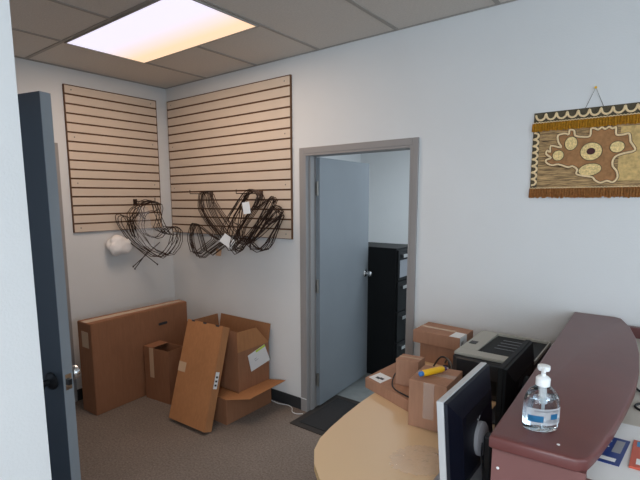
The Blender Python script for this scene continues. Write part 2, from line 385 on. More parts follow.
# ------------------------------------------------------------------ entry door at the left, ajar towards us
ex, ey = 1.345, -2.282; free = Vector((2.170, -2.076, 0)); d_ = (free - Vector((ex, ey, 0))); LW = d_.length; d_.normalize(); nn = Vector((d_.y, -d_.x, 0))
base = Vector((ex, ey, 0.012))
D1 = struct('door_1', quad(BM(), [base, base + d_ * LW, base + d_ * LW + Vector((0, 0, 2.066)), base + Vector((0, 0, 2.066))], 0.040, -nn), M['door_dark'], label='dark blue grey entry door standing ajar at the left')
kp = Vector((ex, ey, 1.045)) + d_ * (LW - 0.06)
knob(D1, kp, nn, M['black']); knob(D1, kp - nn * 0.040, -nn, M['chrome'])
# steel edge channel with latch plate
e0 = Vector((ex, ey, 0)) + d_ * (LW + 0.0005)
b = BM(); quad(b, [e0 + Vector((0, 0, 0.013)), e0 - nn * 0.040 + Vector((0, 0, 0.013)), e0 - nn * 0.040 + Vector((0, 0, 2.077)), e0 + Vector((0, 0, 2.077))], 0.003, d_)
obj('door_edge', b, M['metal_grey'], D1)
e1 = e0 + d_ * 0.003 - nn * 0.020
def plate(z0, z1, hw, t, off=0.0):
    return [e1 + nn * hw + d_ * off + Vector((0, 0, z0)), e1 - nn * hw + d_ * off + Vector((0, 0, z0)), e1 - nn * hw + d_ * off + Vector((0, 0, z1)), e1 + nn * hw + d_ * off + Vector((0, 0, z1))]
b = BM(); quad(b, plate(1.015, 1.075, 0.013, 0, 0.0002), 0.0015, d_); lp = obj('latch_plate', b, M['chrome'], D1)
b = BM(); quad(b, plate(1.034, 1.056, 0.007, 0, 0.0019), 0.009, d_); obj('latch_bolt', b, M['black'], lp)
# steel frames
b = BM()
box(b, EX0 - 0.05, EX0, YL + 0.0003, YL + 0.012, 0, 2.15); box(b, EX1, EX1 + 0.05, YL + 0.0003, YL + 0.012, 0, 2.15); box(b, EX0, EX1, YL + 0.0003, YL + 0.012, 2.10, 2.15)
struct('trim_3', b, M['metal_grey'])
b = BM()
box(b, 0.0003, 0.014, -1.10, -1.05, 0, 2.166); box(b, 0.0003, 0.014, -2.03, -1.98, 0, 2.166); box(b, 0.0003, 0.014, -1.98, -1.10, 2.118, 2.166)
struct('trim_4', b, M['frame_grey'], label='grey steel frame at the end of the left wall')
D3 = struct('door_3', box(BM(), -0.06, -0.02, -1.975, -1.105, 0.012, 2.112), M['door_grey'])
knob(D3, Vector((-0.02, -1.90, 1.0)), (1, 0, 0), M['chrome'])

# ------------------------------------------------------------------ slatwall panels
def slatwall(label, a0, a1, z0, z1, axis, top_skew=0.0):
    t = thing('slatwall', label, 'slatwall panel', ((a0 + a1) / 2, -0.002, z0) if axis == 'x' else (0.002, (a0 + a1) / 2, z0), 'slatwall panels in the corner')
    def bx(b, u0, u1, d0, d1, q0, q1):
        if axis == 'x': box(b, u0, u1, -d1, -d0, q0, q1)
        else: box(b, d0, d1, u0, u1, q0, q1)
    b = BM(); bx(b, a0 + 0.001, a1 - 0.001, 0.0008, 0.010, z0 + 0.001, z1 - 0.001); obj('core_board', b, M['slat_core'], t)
    b = BM(); n = 16; p = (z1 - z0) / n
    for i in range(n): bx(b, a0 + 0.007, a1 - 0.007, 0.0101, 0.019, z0 + i * p + (0.007 if i else 0.004), z0 + (i + 1) * p - 0.007)
    obj('slats', b, M['slat'], t)
    b = BM(); bx(b, a0, a0 + 0.0065, 0.0005, 0.0195, z0, z1); bx(b, a1 - 0.0065, a1, 0.0005, 0.0195, z0, z1); bx(b, a0 + 0.0065, a1 - 0.0065, 0.0005, 0.0195, z0, z0 + 0.0035); bx(b, a0 + 0.0065, a1 - 0.0065, 0.0005, 0.0195, z1 - 0.0045, z1)
    obj('edge_strip', b, M['slat_core'], t)
    for u in (a0 + 0.06, a1 - 0.06):
        for z in (z0 + p * 0.5, z0 + p * 5.5, z0 + p * 10.5, z1 - p * 0.5):
            b = BM()
            if axis == 'x': lathe(b, [(0.006, 0), (0.004, 0.002)], (u, -0.0191, z), (0, -1, 0), 8)
            else: lathe(b, [(0.006, 0), (0.004, 0.002)], (0.0191, u, z), (1, 0, 0), 8)
            obj('screw', b, M['bronze'], t)
slatwall('beige slatwall panel on the left wall, the narrower one', -0.975, -0.123, 1.445, 2.632, 'y')
slatwall('beige slatwall panel beside the office doorway, the wider one', 0.039, 1.569, 1.397, 2.635, 'x')

# ------------------------------------------------------------------ wire frames hanging from the slatwall
def peg(label, p, q):
    b = BM(); tube(b, [p, tuple(Vector(p).lerp(Vector(q), 0.5)), q, tuple(Vector(q) + Vector((0, 0, 0.03)))], 0.004, smooth=False)
    ax = Vector(q) - Vector(p)
    if abs(ax.x) > abs(ax.y): box(b, 0.0192, 0.0225, p[1] - 0.02, p[1] + 0.02, p[2] - 0.03, p[2] + 0.02)
    else: box(b, p[0] - 0.02, p[0] + 0.02, -0.0225, -0.0192, p[2] - 0.03, p[2] + 0.02)
    o = obj('slatwall_hook', b, M['wire'], origin=p); tag(o, label, 'hook', 'hooks in the slatwall panels')
PB = [(0.501, 1.78), (0.478, 1.635), (0.544, 1.545), (0.713, 1.389), (0.364, 1.193), (0.299, 1.351), (0.368, 1.495), (0.426, 1.488), (0.538, 1.196), (0.803, 1.348), (0.868, 1.361), (0.617, 1.618), (0.598, 1.77)]
PB2 = [(0.515, 1.78), (0.494, 1.654), (0.598, 1.519), (0.804, 1.357), (0.723, 1.326), (0.436, 1.17), (0.341, 1.306), (0.336, 1.457), (0.398, 1.505), (0.672, 1.369), (0.93, 1.338), (0.981, 1.366), (0.687, 1.663), (0.625, 1.778)]
PC = [(1.123, 1.738), (1.205, 1.786), (1.282, 1.769), (1.313, 1.705), (1.053, 1.439), (1.133, 1.333), (1.307, 1.449), (1.512, 1.596), (1.493, 1.643), (1.43, 1.65), (1.194, 1.444), (1.085, 1.331), (0.999, 1.283), (0.951, 1.314), (0.879, 1.397), (0.908, 1.493)]
PC2 = [(1.134, 1.738), (1.249, 1.785), (1.303, 1.729), (1.054, 1.473), (0.927, 1.339), (1.023, 1.267), (1.17, 1.419), (1.378, 1.681), (1.432, 1.728), (1.462, 1.681), (1.263, 1.48), (1.144, 1.326), (1.303, 1.31), (1.522, 1.573), (1.492, 1.619), (1.429, 1.587), (1.168, 1.352), (1.028, 1.404)]
PC3 = [(1.15, 1.76), (1.22, 1.79), (1.30, 1.74), (1.24, 1.62), (1.40, 1.72), (1.45, 1.69), (1.33, 1.52), (1.45, 1.55), (1.53, 1.60), (1.48, 1.50), (1.38, 1.33), (1.28, 1.30), (1.10, 1.42), (0.97, 1.30), (1.05, 1.50), (0.95, 1.52)]
PA = [(0.198, -0.402, 1.711), (0.227, -0.361, 1.693), (0.239, -0.342, 1.621), (0.205, -0.393, 1.604), (0.171, -0.443, 1.587), (0.159, -0.461, 1.481), (0.171, -0.443, 1.408), (0.232, -0.352, 1.369), (0.283, -0.277, 1.457), (0.318, -0.225, 1.474), (0.33, -0.207, 1.372), (0.252, -0.324, 1.184), (0.204, -0.394, 1.225), (0.135, -0.496, 1.329), (0.097, -0.553, 1.466), (0.134, -0.498, 1.606), (0.165, -0.452, 1.694)]
PA2 = [(0.174, -0.439, 1.676), (0.217, -0.374, 1.711), (0.234, -0.349, 1.63), (0.26, -0.311, 1.513), (0.287, -0.271, 1.421), (0.326, -0.213, 1.419), (0.313, -0.232, 1.29), (0.252, -0.323, 1.193), (0.158, -0.463, 1.283), (0.112, -0.53, 1.358), (0.061, -0.607, 1.485), (0.054, -0.617, 1.556), (0.082, -0.575, 1.572), (0.108, -0.536, 1.519), (0.15, -0.475, 1.337), (0.105, -0.541, 1.572), (0.126, -0.51, 1.633)]
PA3 = [(0.21, -0.385, 1.71), (0.25, -0.33, 1.67), (0.23, -0.36, 1.52), (0.21, -0.385, 1.45), (0.28, -0.28, 1.38), (0.25, -0.33, 1.47), (0.33, -0.20, 1.45), (0.32, -0.22, 1.30), (0.27, -0.30, 1.20), (0.18, -0.43, 1.28), (0.13, -0.505, 1.45), (0.10, -0.55, 1.55), (0.14, -0.49, 1.62), (0.16, -0.46, 1.54), (0.15, -0.475, 1.68)]
def chaikin(P_, it=2, f=0.14):
    P_ = [Vector(p) for p in P_]
    for _ in range(it):
        q = []
        for i in range(len(P_)):
            a, c = P_[i], P_[(i + 1) % len(P_)]; q += [a.lerp(c, f), a.lerp(c, 1 - f)]
        P_ = q
    return P_
def wires(P3, n, step, group, label, seed, rad=0.0034, jig=0.005, rotmax=4, piv=None):
    rnd = random.Random(seed)
    for i in range(n):
        base_ = P3[i % len(P3)]; top = Vector(piv or base_[0])
        a = R(rnd.uniform(-rotmax, rotmax)); c, s = math.cos(a), math.sin(a)
        pts = []
        # rotate within the hanging plane about the top, spread along the peg
        for p in base_:
            v = Vector(p) - top; h = Vector((v.x, v.y, 0)); hl = h.length * (1 if (v.x + v.y * 0) >= 0 else -1)
            dirn = h.normalized() * (1 if v.x >= 0 else -1) if h.length > 1e-6 else Vector((1, 0, 0))
            u, z = hl * c - v.z * s, hl * s + v.z * c
            q = top + dirn * u + Vector((0, 0, z)) + Vector(step) * i + Vector((rnd.uniform(-jig, jig), rnd.uniform(-jig, jig) * 0.3, rnd.uniform(-jig, jig)))
            pts.append(q)
        b = BM(); tube(b, chaikin(pts, 1, 0.2), rad, closed=True, seg=5, smooth=False)
        o = obj('wire_rack', b, M['wire'], smooth=True, origin=tuple(pts[0])); tag(o, label, 'wire rack', group)
f3 = lambda P_, y: [(x, y, z) for x, z in P_]
wires([f3(PB, -0.05), f3(PB2, -0.055)], 9, (0.024, -0.012, 0.0), 'wire racks hanging in the middle bundle', 'bent dark wire rack in the middle bundle hanging on the wide slatwall', 3, rotmax=1.2, jig=0.006, piv=(0.56, -0.05, 1.775))
wires([f3(PC, -0.05), f3(PC2, -0.055), f3(PC3, -0.05)], 13, (0.009, -0.015, 0.0), 'wire racks hanging in the right bundle', 'bent dark wire rack in the right bundle hanging nearest the doorway', 5, jig=0.010, rotmax=3.5, piv=(1.21, -0.05, 1.78))
wires([PA, PA2, PA3], 9, (0.006, 0.004, -0.001), 'wire racks hanging in the left bundle', 'bent dark wire rack in the left bundle hanging by the corner', 9, jig=0.009, rotmax=6, piv=(0.205, -0.39, 1.705))
for p, q in (((0.12, -0.53, 1.33), (0.26, -0.36, 1.13)), ((0.22, -0.41, 1.27), (0.15, -0.52, 1.10)), ((0.27, -0.33, 1.33), (0.14, -0.53, 1.12))):
    b = BM(); tube(b, [p, q], 0.004, smooth=False, seg=6); lathe(b, [(0.006, -0.008), (0.006, 0.008)], q, seg=8)
    o = obj('wire_prong', b, M['wire'], origin=p); tag(o, 'straight wire rod poking out under the left wire bundle', 'wire rod', 'rods under the left wire bundle')
peg('dark hook carrying the left wire bundle', (0.019, -0.40, 1.70), (0.31, -0.385, 1.70))
peg('dark hook carrying the middle wire bundle', (0.64, -0.019, 1.762), (0.64, -0.26, 1.762))
peg('dark hook carrying the right wire bundle', (1.25, -0.019, 1.757), (1.25, -0.30, 1.757))
# tags and wrappers caught in the wires
def tagcard(name, c, w_, h_, rot, label, cat, mt):
    b = BM(); Mx = Matrix.Translation(c) @ Matrix.Rotation(R(44), 4, 'Z') @ Matrix.Rotation(R(rot), 4, 'Y')
    box(b, -w_ / 2, w_ / 2, -0.001, 0.001, -h_ / 2, h_ / 2, M4=Mx)
    o = obj(name, b, mt, origin=c); tag(o, label, cat)
tagcard('paper_card', (1.045, -0.215, 1.372), 0.11, 0.08, 38, 'white card caught between the middle and right wire bundles', 'card', M['white'])
tagcard('price_tag', (1.318, -0.262, 1.645), 0.055, 0.09, -8, 'small white tag high in the right wire bundle', 'tag', M['white'])
tagcard('kraft_tag', (0.80, -0.10, 1.25), 0.045, 0.06, 10, 'small brown tag under the middle wire bundle', 'tag', M['cork'])
b = BM(); bmesh.ops.create_icosphere(b, subdivisions=4, radius=1.0)
from mathutils import noise
for v in b.verts:
    k = 1 + 0.32 * noise.noise(v.co * 1.4) + 0.05 * noise.noise(v.co * 6)
    v.co = Vector((v.co.x * 0.06 * k, v.co.y * 0.105 * k, v.co.z * 0.085 * k)) + Vector((0.085, -0.622, 1.318))
o = obj('plastic_bag', b, M['bag'], smooth=True, origin=(0.085, -0.622, 1.318)); tag(o, 'crumpled white plastic bag caught in the left wire bundle', 'plastic bag')
b = BM(); g = 8
grid = [[b.verts.new(Vector((0.205, -0.440, 1.29)) + Vector((0.56, 0.83, 0)) * ((i / g - .5) * 0.17 * (1 - 0.5 * j / g)) + Vector((0, 0, 0.36 * j / g)) + Vector((0.83, -0.56, 0)) * 0.03 * noise.noise(Vector((i * .5, j * .5, 1)))) for i in range(g + 1)] for j in range(g + 1)]
for j in range(g):
    for i in range(g): b.faces.new((grid[j][i], grid[j][i + 1], grid[j + 1][i + 1], grid[j + 1][i]))
bmesh.ops.solidify(b, geom=b.faces[:], thickness=0.0015)
o = obj('plastic_sleeve', b, clear('milky_film', (0.75, 0.74, 0.76), 0.4, 0.22), smooth=True, origin=(0.205, -0.44, 1.29)); tag(o, 'milky plastic sleeve hanging inside the left wire bundle', 'plastic sleeve')

# ------------------------------------------------------------------ cardboard boxes on the floor
# tall flat box
t = thing('flat_carton', 'tall wide flat cardboard box standing against the left wall', 'cardboard box', (0.3, -0.6, 0))
c4 = [(0.205, -1.095), (0.412, -1.090), (0.345, -0.118), (0.205, -0.10)]
b = BM(); prism(b, c4, 0.0, 0.752, 'z'); bmesh.ops.bevel(b, geom=b.edges[:], offset=0.004, segments=2, affect='EDGES'); obj('carton', b, M['card'], t)
n_ = Vector((1, 0.069, 0)).normalized(); dv = Vector((-0.067, 0.972, 0)).normalized(); o0 = Vector((0.412, -1.090, 0)) + n_ * 0.0004
b = BM(); z_ = 0.605
pts = []
for k in range(12): a = PI / 2 + PI * k / 11; pts.append(o0 + dv * (0.650 + 0.012 * math.cos(a)) + Vector((0, 0, z_ + 0.012 * math.sin(a))))
for k in range(12): a = -PI / 2 + PI * k / 11; pts.append(o0 + dv * (0.725 + 0.012 * math.cos(a)) + Vector((0, 0, z_ + 0.012 * math.sin(a))))
quad(b, pts, 0.001, n_); obj('handle_hole', b, M['ink'], t)
b = BM(); e_ = Vector((0.205, -1.095, 0)); ed = Vector((0.207, 0.005, 0))
quad(b, [e_ + ed * 0.30 + Vector((0, -0.0012, 0.55)), e_ + ed * 0.78 + Vector((0, -0.0012, 0.55)), e_ + ed * 0.78 + Vector((0, -0.0012, 0.68)), e_ + ed * 0.30 + Vector((0, -0.0012, 0.68))], 0.001, (0, -1, 0)); obj('shipping_label', b, M['tape'], t, label='pale shipping label on the narrow side')
b = BM(); quad(b, [(0.250, -1.088, 0.7522), (0.335, -1.086, 0.7522), (0.296, -0.125, 0.7522), (0.240, -0.12, 0.7522)], 0.0006, (0, 0, 1)); obj('tape', b, M['tape'], t)
# small box in front of it
t = thing('small_carton', 'small upright cardboard box in front of the tall flat box', 'cardboard box', (0.56, -0.45, 0))
b = BM(); c4 = [(0.412, -0.640), (0.712, -0.606), (0.692, -0.43), (0.392, -0.464)]
cc = Vector((sum(p[0] for p in c4) / 4, sum(p[1] for p in c4) / 4)); ci = [tuple(cc + (Vector(p) - cc) * 0.965) for p in c4]
prism(b, c4, 0.0, 0.005, 'z')
for k in range(4): prism(b, [c4[k], c4[(k + 1) % 4], ci[(k + 1) % 4], ci[k]], 0.005, 0.462, 'z')
obj('carton', b, M['card'], t)
b = BM(); fl = Vector(c4[1]) - Vector(c4[0]); prism(b, [c4[0], tuple(Vector(c4[0]) + fl * 0.36), tuple(Vector(c4[3]) + fl * 0.36), c4[3]], 0.4622, 0.4662, 'z'); obj('flap', b, M['card'], t)
b = BM(); quad(b, [(0.480, -0.6335, 0.20), (0.530, -0.628, 0.20), (0.530, -0.628, 0.4625), (0.480, -0.6335, 0.4625)], 0.0008, (0, -1, 0)); obj('tape', b, M['tape'], t)

def open_box(t, x0, x1, y0, y1, z0, z1, th, mt, mi):
    b = BM()
    box(b, x0, x1, y0, y1, z0, z0 + th)
    box(b, x0, x1, y0, y0 + th, z0 + th, z1); box(b, x0, x1, y1 - th, y1, z0 + th, z1)
    box(b, x0, x0 + th, y0 + th, y1 - th, z0 + th, z1); box(b, x1 - th, x1, y0 + th, y1 - th, z0 + th, z1)
    return obj('carton', b, mt, t)
# lower box with its flap folded out
t = thing('open_carton', 'low cardboard box on the floor with a flap folded out, beneath the open box', 'cardboard box', (1.05, -0.30, 0))
open_box(t, 0.75, 1.352, -0.560, -0.052, 0.0, 0.200, 0.005, M['card'], M['card_inside'])
b = BM(); quad(b, [(1.347, -0.557, 0.2007), (1.500, -0.455, 0.2107), (1.478, -0.010, 0.2107), (1.347, -0.052, 0.2007)], 0.004, (-0.15, 0, 1)); obj('flap', b, M['card_orange'], t)
b = BM(); box(b, 0.756, 1.346, -0.556, -0.42, 0.2003, 0.2043); obj('flap', b, M['card_orange'], t)
b = BM(); box(b, 0.756, 1.346, -0.405, -0.06, 0.2003, 0.2043); obj('flap', b, M['card_orange'], t)
# upper open box
t = thing('open_carton', 'large open cardboard box with raised flaps on top of the low box', 'cardboard box', (1.02, -0.23, 0.205))
UX0, UX1, UY0, UY1, UZ0, UZ1 = 0.722, 1.332, -0.405, -0.052, 0.2046, 0.527
open_box(t, UX0, UX1, UY0, UY1, UZ0, UZ1, 0.005, M['card'], M['card_inside'])
b = BM(); quad(b, [(UX1 - 0.004, UY0, UZ1), (UX1 - 0.004, UY1, UZ1), (UX1 - 0.010, -0.190, UZ1 + 0.155), (UX1 - 0.010, UY0, UZ1 + 0.160)], 0.004, (1, 0, 0.05)); obj('flap', b, M['card_orange'], t, label='lighter tapered flap facing the doorway')
b = BM(); quad(b, [(UX0, UY0 + 0.004, UZ1), (UX1, UY0 + 0.004, UZ1), (UX1 - 0.008, UY0 + 0.012, UZ1 + 0.16), (UX0, UY0 + 0.012, UZ1 + 0.165)], 0.004, (0, -1, 0.03)); obj('flap', b, M['card'], t)
b = BM(); quad(b, [(UX0, UY1 - 0.001, UZ1), (UX1, UY1 - 0.001, UZ1), (UX1, UY1 + 0.030, UZ1 + 0.150), (UX0, UY1 + 0.030, UZ1 + 0.150)], 0.004, (0, -1, 0.2)); obj('flap', b, M['card_inside'], t)
b = BM(); quad(b, [(UX0, UY0 + 0.01, UZ1), (UX0, UY1, UZ1), (UX0 - 0.02, UY1, UZ1 + 0.15), (UX0 - 0.02, UY0 + 0.01, UZ1 + 0.15)], 0.004, (1, 0, 0)); obj('flap', b, M['card_inside'], t)
# envelope taped on
t = thing('envelope', 'white envelope stuck on the side of the large open box', 'envelope', (1.345, -0.18, 0.43))
ep = [Vector((1.3375, a, z)) for a, z in ((-0.304, 0.478), (-0.269, 0.336), (-0.047, 0.373), (-0.111, 0.523))]
b = BM(); quad(b, ep, 0.003, (1, 0, 0)); obj('paper', b, M['white'], t)
b = BM(); q0 = ep[3] + Vector((0.0034, 0, 0)); q1 = ep[0].lerp(ep[3], 0.45) + Vector((0.0034, 0, 0)); dn = (ep[1] - ep[0]) * 0.13
quad(b, [q1, q0, q0 + dn, q1 + dn], 0.0006, (1, 0, 0)); obj('printed_strip', b, M['lime'], t, label='lime green printed strip along the top edge')
b = BM()
for k, (a0, a1) in enumerate(((0.28, 0.42), (0.30, 0.50))):
    s0 = ep[0].lerp(ep[3], a0) + (ep[1] - ep[0]) * (0.42 + 0.12 * k) + Vector((0.0034, 0, 0)); s1 = ep[0].lerp(ep[3], a1) + (ep[1] - ep[0]) * (0.42 + 0.12 * k) + Vector((0.0034, 0, 0))
    quad(b, [s0, s1, s1 + dn * 0.2, s0 + dn * 0.2], 0.0005, (1, 0, 0))
obj('handwriting', b, M['grey_plastic'], t)

# leaning box
t = thing('leaning_carton', 'long narrow cardboard box leaning against the open box', 'cardboard box', (1.12, -0.75, 0))
A0 = Vector((0.939, -0.790, 0.0)); A1 = Vector((1.345, -0.775, 0.0)); T0 = Vector((0.868, -0.512, 0.722)); T1 = T0 + (A1 - A0)
fn = (A1 - A0).cross(T0 - A0).normalized()      # out of the front face, towards the camera
th = 0.078; Bk = -fn * th
zmin = min((A0 + Bk).z, (A1 + Bk).z); lift = Vector((0, 0, max(0, -zmin) + 0.0005))
A0, A1, T0, T1 = [v + lift for v in (A0, A1, T0, T1)]
b = BM(); quad(b, [A0, A1, T1, T0], th, -fn); bmesh.ops.bevel(b, geom=b.edges[:], offset=0.003, segments=2, affect='EDGES'); obj('carton', b, M['card_orange'], t)
U = (A1 - A0).normalized(); V_ = (T0 - A0).normalized(); Wd = (A1 - A0).length; Hh = (T0 - A0).length
b = BM(); s = A0 + V_ * (Hh * 0.47) + fn * 0.0004
quad(b, [s + U * 0.001, s + U * 0.085, s + U * 0.085 + V_ * 0.075, s + U * 0.001 + V_ * 0.075], 0.0007, fn); obj('tape', b, M['tape'], t)
b = BM(); s = A1 + V_ * (Hh * 0.40) + U * 0.0006
quad(b, [s - fn * 0.012, s - fn * 0.050, s - fn * 0.050 + V_ * 0.125, s - fn * 0.012 + V_ * 0.125], 0.0007, U); lb = obj('shipping_label', b, M['white'], t, label='white shipping label on the narrow side')
b = BM(); s = s + U * 0.0008
for k in range(3): quad(b, [s - fn * 0.020 + V_ * (0.02 + 0.03 * k), s - fn * 0.042 + V_ * (0.02 + 0.03 * k), s - fn * 0.042 + V_ * (0.034 + 0.03 * k), s - fn * 0.020 + V_ * (0.034 + 0.03 * k)], 0.0004, U)
obj('print', b, M['ink'], lb)
for fr in (0.12, 0.45, 0.80):
    b = BM(); s = T0 + U * (Wd * fr) + V_ * 0.0006
    quad(b, [s + fn * 0.001, s + fn * 0.001 + U * 0.045, s + U * 0.040 - fn * 0.014, s + U * 0.005 - fn * 0.014], 0.0008, V_)
    quad(b, [s + fn * 0.0008 - V_ * 0.012 + U * 0.006, s + fn * 0.0008 - V_ * 0.012 + U * 0.039, s + fn * 0.0008 + U * 0.045, s + fn * 0.0008], 0.0005, fn)
    obj('slot', b, M['ink'], t)

# mat and cable
t = thing('door_mat', 'black door mat lying through the office doorway', 'door mat', (2.15, 0.08, 0))
b = BM(); box(b, 1.712, 2.540, -0.243, 0.402, 0.0002, 0.005); obj('border', b, M['mat_edge'], t)
b = BM(); box(b, 1.765, 2.487, -0.188, 0.345, 0.0051, 0.009, 0.0015); obj('pile', b, M['mat'], t)
b = BM(); tube(b, [(1.20, -0.018, 0.012), (1.34, -0.03, 0.004), (1.43, -0.035, 0.004), (1.50, -0.015, 0.004), (1.56, -0.03, 0.004), (1.61, -0.085, 0.004), (1.66, -0.092, 0.004), (1.70, -0.06, 0.004)], 0.0032, seg=6, sub=6)
o = obj('cable', b, M['white'], smooth=True, origin=(1.34, -0.03, 0)); tag(o, 'thin white cable on the carpet beside the door frame', 'cable')

# ------------------------------------------------------------------ filing cabinet in the office
t = thing('filing_cabinet', 'tall black four drawer filing cabinet inside the office', 'filing cabinet', (1.67, 1.22, 0))
b = BM(); box(b, 1.36, 1.955, 1.010, 1.425, 0.02, 1.258, 0.004); box(b, 1.37, 1.94, 1.02, 1.415, 0.0, 0.02); obj('cabinet_body', b, M['black_enamel'], t)
for k in range(4):
    z0 = 0.075 + k * 0.293
    b = BM(); box(b, 1.9555, 1.972, 1.022, 1.413, z0, z0 + 0.285, 0.003); dr = obj('drawer', b, M['black_enamel'], t)
    b = BM(); zh = z0 + 0.235
    box(b, 1.9722, 1.996, 1.08, 1.32, zh, zh + 0.010); box(b, 1.990, 1.996, 1.08, 1.32, zh - 0.020, zh); obj('handle', b, M['chrome'], dr)
    if k == 3:
        b = BM(); box(b, 1.9722, 1.975, 1.05, 1.38, z0 + 0.03, z0 + 0.19); obj('painted_reflection', b, M['grey_plastic'], dr, label='pale reflection painted on the top drawer')  # pale panel stands in for light reflected by the drawer front

# ------------------------------------------------------------------ desk
t = thing('reception_desk', 'tan laminate desk with a rounded end', 'desk', (3.15, -0.8, 0))
dk = [(3.515, -0.035), (2.800, -0.035), (2.790, -0.80), (2.793, -1.005), (2.803, -1.151), (2.818, -1.289), (2.835, -1.385), (2.868, -1.468), (2.922, -1.541), (2.993, -1.605), (3.08, -1.655), (3.18, -1.685), (3.30, -1.70), (3.515, -1.70)]
b = BM(); prism(b, dk, 0.722, 0.7495, 'z'); obj('desktop', b, M['desk_edge'], t)
b = BM(); prism(b, dk, 0.7496, 0.7515, 'z'); obj('desk_surface', b, M['desk'], t)
b = BM(); box(b, 2.86, 3.50, -0.075, -0.045, 0.0, 0.7215); obj('side_panel', b, M['desk_edge'], t)
b = BM(); box(b, 3.46, 3.49, -1.50, -0.08, 0.25, 0.7215); obj('modesty_panel', b, M['desk_edge'], t)
b = BM(); lathe(b, [(0.05, 0), (0.05, 0.012), (0.03, 0.016), (0.03, 0.7215)], (3.05, -1.40, 0), seg=20); obj('leg', b, M['black'], t, smooth=True)
DT = 0.7517

# ------------------------------------------------------------------ reception counter
t = thing('reception_counter', 'dark mahogany reception counter with a curved raised top', 'counter', (3.7, -0.8, 0))
ct = [(3.519, -0.022), (3.700, -0.022), (3.730, -0.045), (3.770, -0.19), (3.802, -0.38), (3.824, -0.62), (3.833, -0.85), (3.830, -1.05), (3.818, -1.21), (3.800, -1.40), (3.783, -1.52), (3.776, -1.56), (3.766, -1.605), (3.745, -1.622), (3.566, -1.634), (3.552, -1.630), (3.550, -1.61)]
b = BM(); prism(b, ct, 1.073, 1.107, 'z', bev=0.007); obj('counter_top', b, M['counter'], t, smooth=True)
b = BM(); box(b, 3.556, 4.60, -1.612, -1.590, 0.0, 1.052); box(b, 3.556, 3.765, -1.612, -1.590, 1.052, 1.0725); obj('front_panel', b, M['counter_panel'], t)
b = BM(); box(b, 3.556, 3.578, -1.5895, -0.060, 0.0, 1.0725); obj('side_panel', b, M['counter'], t)
b = BM(); box(b, 3.5785, 4.60, -1.5895, -0.060, 0.990, 1.020); obj('shelf', b, M['shelf'], t, label='pale shelf beside the raised counter')
b = BM(); box(b, 3.5785, 4.60, -0.0595, -0.030, 0.0, 1.0725); box(b, 3.86, 4.60, -0.30, -0.0597, 1.045, 1.0725); box(b, 4.575, 4.60, -1.5895, -0.0605, 0.0, 0.9895); obj('back_panel', b, M['counter'], t)
b = BM()
lathe(b, [(0.004, 0), (0.0035, 0.0012)], (3.700, -1.575, 1.1072), (0, 0, 1), 10)
o = obj('paint_chip', b, M['white'], t)
b = BM(); lathe(b, [(0.004, 0), (0.0035, 0.0012)], (3.572, -1.6122, 1.015), (0, -1, 0), 10); obj('paint_chip', b, M['white'], t)

